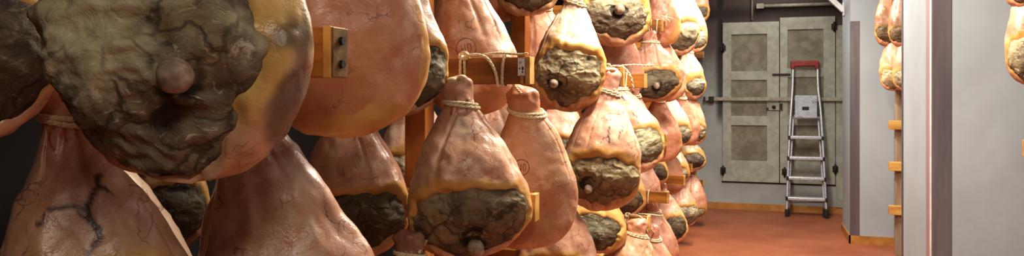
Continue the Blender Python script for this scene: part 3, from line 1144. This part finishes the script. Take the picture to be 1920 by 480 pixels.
# ---- fourth frame
ham((1150, -118), (1150, 84), 134, 4, -2, -1, 'ham at the top edge with bone end, orange fat left and grey crust below', seed=137, res=2.0, bone=(.16, .72, .075), ftc=.76, fdt=.19, fdphi=1.25, fphi=.15,
    rim=.22, ftint=(.98, .98, .95), yel=((.7, .72, .28, .14, .9), (-.6, .62, .5, .1, .8)), lump=1.2)
ham((1160, 15), (1152, 192), 104, 4, -1, 1, 'maroon ham skin in shade below the ham with orange fat', seed=139, tint=(.62, .40, .40))
ham((1152, 140), (1206, 320), 104, 4, 0, -1, 'wrinkled ham with blue veins and grey green face right of the pink veined ham', seed=149, res=2.0, ftc=.79, fdt=.17, fphi=.15, rim=.14, ftint=(.86, .92, .88),
    tint=(.92, .78, .76), lump=1.4, bend=.05, veins=((.05, ((.0, .25), (.1, .3))), (.04, ((.2, .42), (.35, .5))), (.035, ((-.1, .5), (.1, .56)))))
ham((1050, 150), (1050, 330), 108, 4, 0, -1, 'pink ham with green grey face glimpsed in the gap under the bright ham', seed=151, res=1.6, ftc=.80, fdt=.21, rim=.14, ftint=(.62, .66, .56), tint=(.95, .74, .74))
ham((1108, 305), (1116, 484), 120, 4, 1, -1, 'ham with slate grey face and broad yellow right side below the veined ham', seed=157, res=2.0, ftc=.73, fdt=.2, fphi=-.1, fdphi=1.05, rim=.3, ftint=(.62, .68, .66),
    yel=((.75, .62, .5, .35, 1),))
ham((1184, 150), (1202, 320), 86, 4, 0, 1, 'slim brown ham edge squeezed behind the wrinkled blue veined ham', seed=163, tint=(.78, .60, .54))
ham((1194, 408), (1186, 600), 112, 4, 2, -1, 'pale yellow shank tip tied by cord to the lowest visible arm', seed=167, res=2, ropes=2, cord='knot', cordx=1178, tint=(1.05, .95, .78), neck=1.25)
ham((1222, 420), (1232, 575), 92, 4, 2, 1, 'pink ham bottom right of the pale tied shank tip at the bottom edge', seed=173, tint=(.98, .78, .74), yel=((.75, .42, .3, .1, .7),))

# ---- fifth frame
ham((1236, -48), (1238, 88), 76, 5, -2, 1, 'red brown ham skin with loose cord ends at the top right', seed=179, res=2, tint=(.86, .52, .44), rim=.45, fdphi=1.55, ftc=.80, fdt=.19,
    loose=(((1216, 34, 5.27), (1228, 30, 5.20), (1246, 31, 5.19), (1262, 35, 5.24)), ((1240, 30, 5.19), (1250, 35, 5.18), (1256, 42, 5.2)), ((1249, 30, 5.19), (1249, 40, 5.18), (1249, 51, 5.2))))
ham((1216, 60), (1229, 190), 102, 5, -1, -1, 'ham with black cut face and small bone end right of the short arm end', seed=181, res=2, bone=(.08, .80, .06), ftc=.77, fdt=.19, rim=.26, ftint=(.50, .48, .46), tint=(.86, .60, .56))
ham((1240, 55), (1248, 190), 78, 5, -1, 1, 'white lit ham edge just behind the black faced ham', seed=191, tint=(1.05, .92, .86))
ham((1232, 165), (1242, 302), 76, 5, 0, 1, 'smooth red brown ham skin behind a short arm end, right of the wrinkled ham', seed=193, res=2, tint=(.90, .54, .46), rim=.3, fdphi=1.5)
ham((1202, 275), (1196, 394), 82, 5, 1, 1, 'pink ham skin wedge above the low arm under the wrinkled ham', seed=197, tint=(.98, .76, .74))
ham((1162, 270), (1165, 408), 90, 5, 1, -1, 'yellow and dark ham bottom just under the pink veined ham', seed=199, tint=TAN, ftint=(.6, .52, .44), rim=.4)
ham((1222, 375), (1238, 502), 76, 5, 2, 1, 'dusky pink ham under the low arm in the lower part of the row', seed=211, tint=(.94, .70, .66))

# ---- sixth frame
ham((1258, -60), (1278, 101), 74, 6, -2, -1, 'glaring white ham with grey face edge at the top right of the row', seed=223, res=2, ftc=.80, fdt=.17, fphi=.2, tint=(1.1, 1.0, .92), pale=((0, .4, 1, .25, .8),), rim=.2)
ham((1254, 165), (1268, 277), 62, 6, 0, -1, 'pale ham with grey yellow face between two red brown skins', seed=227, res=2, tint=(1.05, .94, .86), ftc=.82, fdt=.16, fphi=.3, pale=((0, .4, .8, .2, .8),), ftint=(.8, .8, .8))
ham((1276, 165), (1284, 272), 60, 6, 0, 1, 'red brown ham skin right of the pale ham with grey yellow face', seed=229, tint=(.86, .54, .44))
ham((1220, 262), (1222, 348), 62, 6, 1, -1, 'small ham with black face in an orange rim above the low arm', seed=233, res=2, ftint=(.42, .38, .36), rim=.3, tint=TAN, ftc=.74, fdt=.22)
ham((1250, 262), (1254, 362), 58, 6, 1, 1, 'brownish ham behind the small ham with black face', seed=239, tint=RD)
ham((1240, 340), (1258, 458), 70, 6, 2, -1, 'pink ham with dark oval face turned right, low in the row', seed=241, res=2, ftc=.76, fdt=.20, fphi=.45, fdphi=.9, ftint=(.50, .48, .46), tint=(1.02, .82, .80))

# ---- seventh frame
ham((1296, -12), (1298, 98), 58, 7, -2, -1, 'far ham with blue grey crusted bottom right of the glaring white ham', seed=251, res=2, ftc=.80, fdt=.16, fphi=.2, ftint=(.95, 1.0, 1.05), tint=(1.05, .85, .76))
ham((1290, 80), (1294, 186), 60, 7, -1, -1, 'far ham with yellow rimmed grey face against the far wall', seed=257, res=2, ftc=.80, fdt=.17, fphi=.6, fdphi=.8, rim=.35, ftint=(.75, .78, .8), tint=(1, .78, .68))
ham((1287, 148), (1298, 272), 56, 7, 0, -1, 'far pink ham tied with white cord beside the door bar end', seed=263, res=2, ftc=.84, fdt=.12, fphi=.5, tint=(1.05, .84, .76), ropes=1)
ham((1268, 268), (1268, 344), 50, 7, 1, -1, 'small yellowish ham in the cluster of low arm ends', seed=269, tint=(.95, .74, .6), rim=.45)
ham((1272, 325), (1284, 424), 56, 7, 2, -1, 'low pink ham with yellow edge, second from the far end', seed=271, res=2, fphi=.5, rim=.3, tint=(1.04, .84, .82))

# ---- eighth frame
ham((1300, -55), (1305, 44), 52, 8, -3, -1, 'farthest ham at the top edge, dark lower rim against the far wall', seed=277, res=2, ftc=.82, fdt=.13, ftint=(.5, .48, .46), tint=(.98, .78, .70))
ham((1288, 250), (1300, 320), 54, 8, 1, -1, 'far ham with dark split face and yellow right rim beside the wall stubs', seed=281, res=2, ftc=.77, fdt=.19, ftint=(.55, .52, .54), rim=.4)
ham((1298, 312), (1302, 411), 50, 8, 2, -1, 'farthest low pink ham, bottom nearly at the floor', seed=283, res=2, ftc=.88, fdt=.1, tint=(1.0, .72, .66))

# ------------------------------------------------------------------ right hand racks
RFAR, RNEAR = 7.25, 3.96
for nm, Y, xe, zs, lab in (('ham_rack', RFAR, 1.07, (226, 303, 385), 'wooden rack post with yellow arms between the two white cross walls'),
                           ('ham_rack', RNEAR, 1.13, (262,), 'wooden rack at the right edge of the photo')):
    R = empty(nm, (xe + .12, Y, 0), lab, 'rack')
    o = R.location
    inv = Matrix.Translation(-o)
    bm = bmesh.new()
    add_box(bm, (xe + .055, Y + .02, 0), (xe + .125, Y + .09, ZC - .001), .003, inv)
    from_bm('post', bm, GREYWOOD, R)
    sc_ = scale_at(1666 if Y > 5 else 1915, Y)
    zz = [CAMZ - (z - HOR) / sc_ for z in zs]
    zz = zz + [zz[0] + .385, zz[0] + .77, zz[0] + 1.155]
    for z in zz:
        bm = bmesh.new()
        vv = add_box(bm, (xe, Y - .04, z - .075), (xe + .75, Y + .02, z), .003, inv)
        from_bm('arm', bm, PALEWOOD, R)
RZF = [CAMZ - (226 - HOR) / scale_at(1666, RFAR) + .385 * k for k in range(4)]
RZN = [CAMZ - (262 - HOR) / scale_at(1915, RNEAR) + .385 * k for k in range(4)]
g2 = 'cured hams hanging on the right'
for k, (px, bt_, w, lab) in enumerate(((1664, 86, 46, 'mottled brown ham left of its neighbour, upper pair between the white cross walls'),
                                       (1690, 88, 46, 'mottled brown ham partly cut by the near white wall, upper pair'),
                                       (1674, 170, 46, 'ham with white crusted bottom above the yellow arm, lower left of the pair'),
                                       (1697, 171, 44, 'white bottomed ham partly cut by the near white wall, lower pair'))):
    up = k < 2
    ham((px + 2, bt_ - 132), (px, bt_), w, 0, 0, -1, lab, Y=RFAR - .16 - .25 * (k % 2), rackY=RFAR - .25 * (k % 2), rackz=RZF[2 if up else 1], D=.8, tipdy=.06, seed=301 + k * 7, res=2.2, yaw=0,
        ftc=.84, fdt=.12 if up else .15, ftint=(.6, .5, .42) if up else (1.3, 1.28, 1.22), tint=(.62, .42, .32) if up else (.95, .76, .66), rim=.12, group=g2,
        grime=((0, .7, .9, .15, .45),) if up else (), lump=1.5)
ham((1925, -70), (1927, 157), 72, 0, 0, -1, 'ham with crusted face and bone end at the right edge of the photo', Y=RNEAR - .18, rackY=RNEAR, rackz=RZN[1], D=.8, seed=331, res=2, ftc=.80, fdt=.18, bone=(-.05, .93, .07),
    ftint=(1.1, 1.05, .95), tint=(.92, .74, .64), group=g2, rim=.12)
ham((1925, -215), (1925, 17), 84, 0, 0, -1, 'brown ham bottom in the top right corner of the photo', Y=RNEAR - .18, rackY=RNEAR, rackz=RZN[2], D=.8, seed=337, res=2, ftc=.84, fdt=.12, ftint=(.7, .6, .5), tint=(.9, .68, .54), group=g2)

# ------------------------------------------------------------------ light
def area(name, loc, sx, sy, power, col, rot=(0, 0, 0)):
    l = bpy.data.lights.new(name, 'AREA')
    l.shape = 'RECTANGLE'
    l.size, l.size_y = sx, sy
    l.energy = power
    l.color = col
    o = bpy.data.objects.new(name, l)
    C.objects.link(o)
    o.location = loc
    o.rotation_euler = rot
    return o


area('ceiling_tube_or_fill_light', (.02, 3.0, 2.8), .12, 1.2, 108, (1, .95, .86))
area('ceiling_tube_or_fill_light', (-.08, 6.1, 2.82), .12, 2.0, 125, (1, .96, .88))
area('ceiling_tube_or_fill_light', (.2, 8.6, 2.85), .12, 1.0, 13, (1, .97, .92))
area('ceiling_tube_or_fill_light', (.55, -.5, 2.6), .3, 1.0, 15, (1, .93, .82), (math.radians(18), math.radians(25), 0))  # unseen front fill behind the camera, added to light the near hams
area('ceiling_tube_or_fill_light', (1.7, 1.8, 2.85), .16, 1.2, 9, (.93, .96, 1))  # unseen fill, added to brighten the near cross wall
w = bpy.data.worlds.new('world')
bpy.context.scene.world = w
w.use_nodes = True
w.node_tree.nodes['Background'].inputs[0].default_value = (.9, .85, .8, 1)
w.node_tree.nodes['Background'].inputs[1].default_value = .02
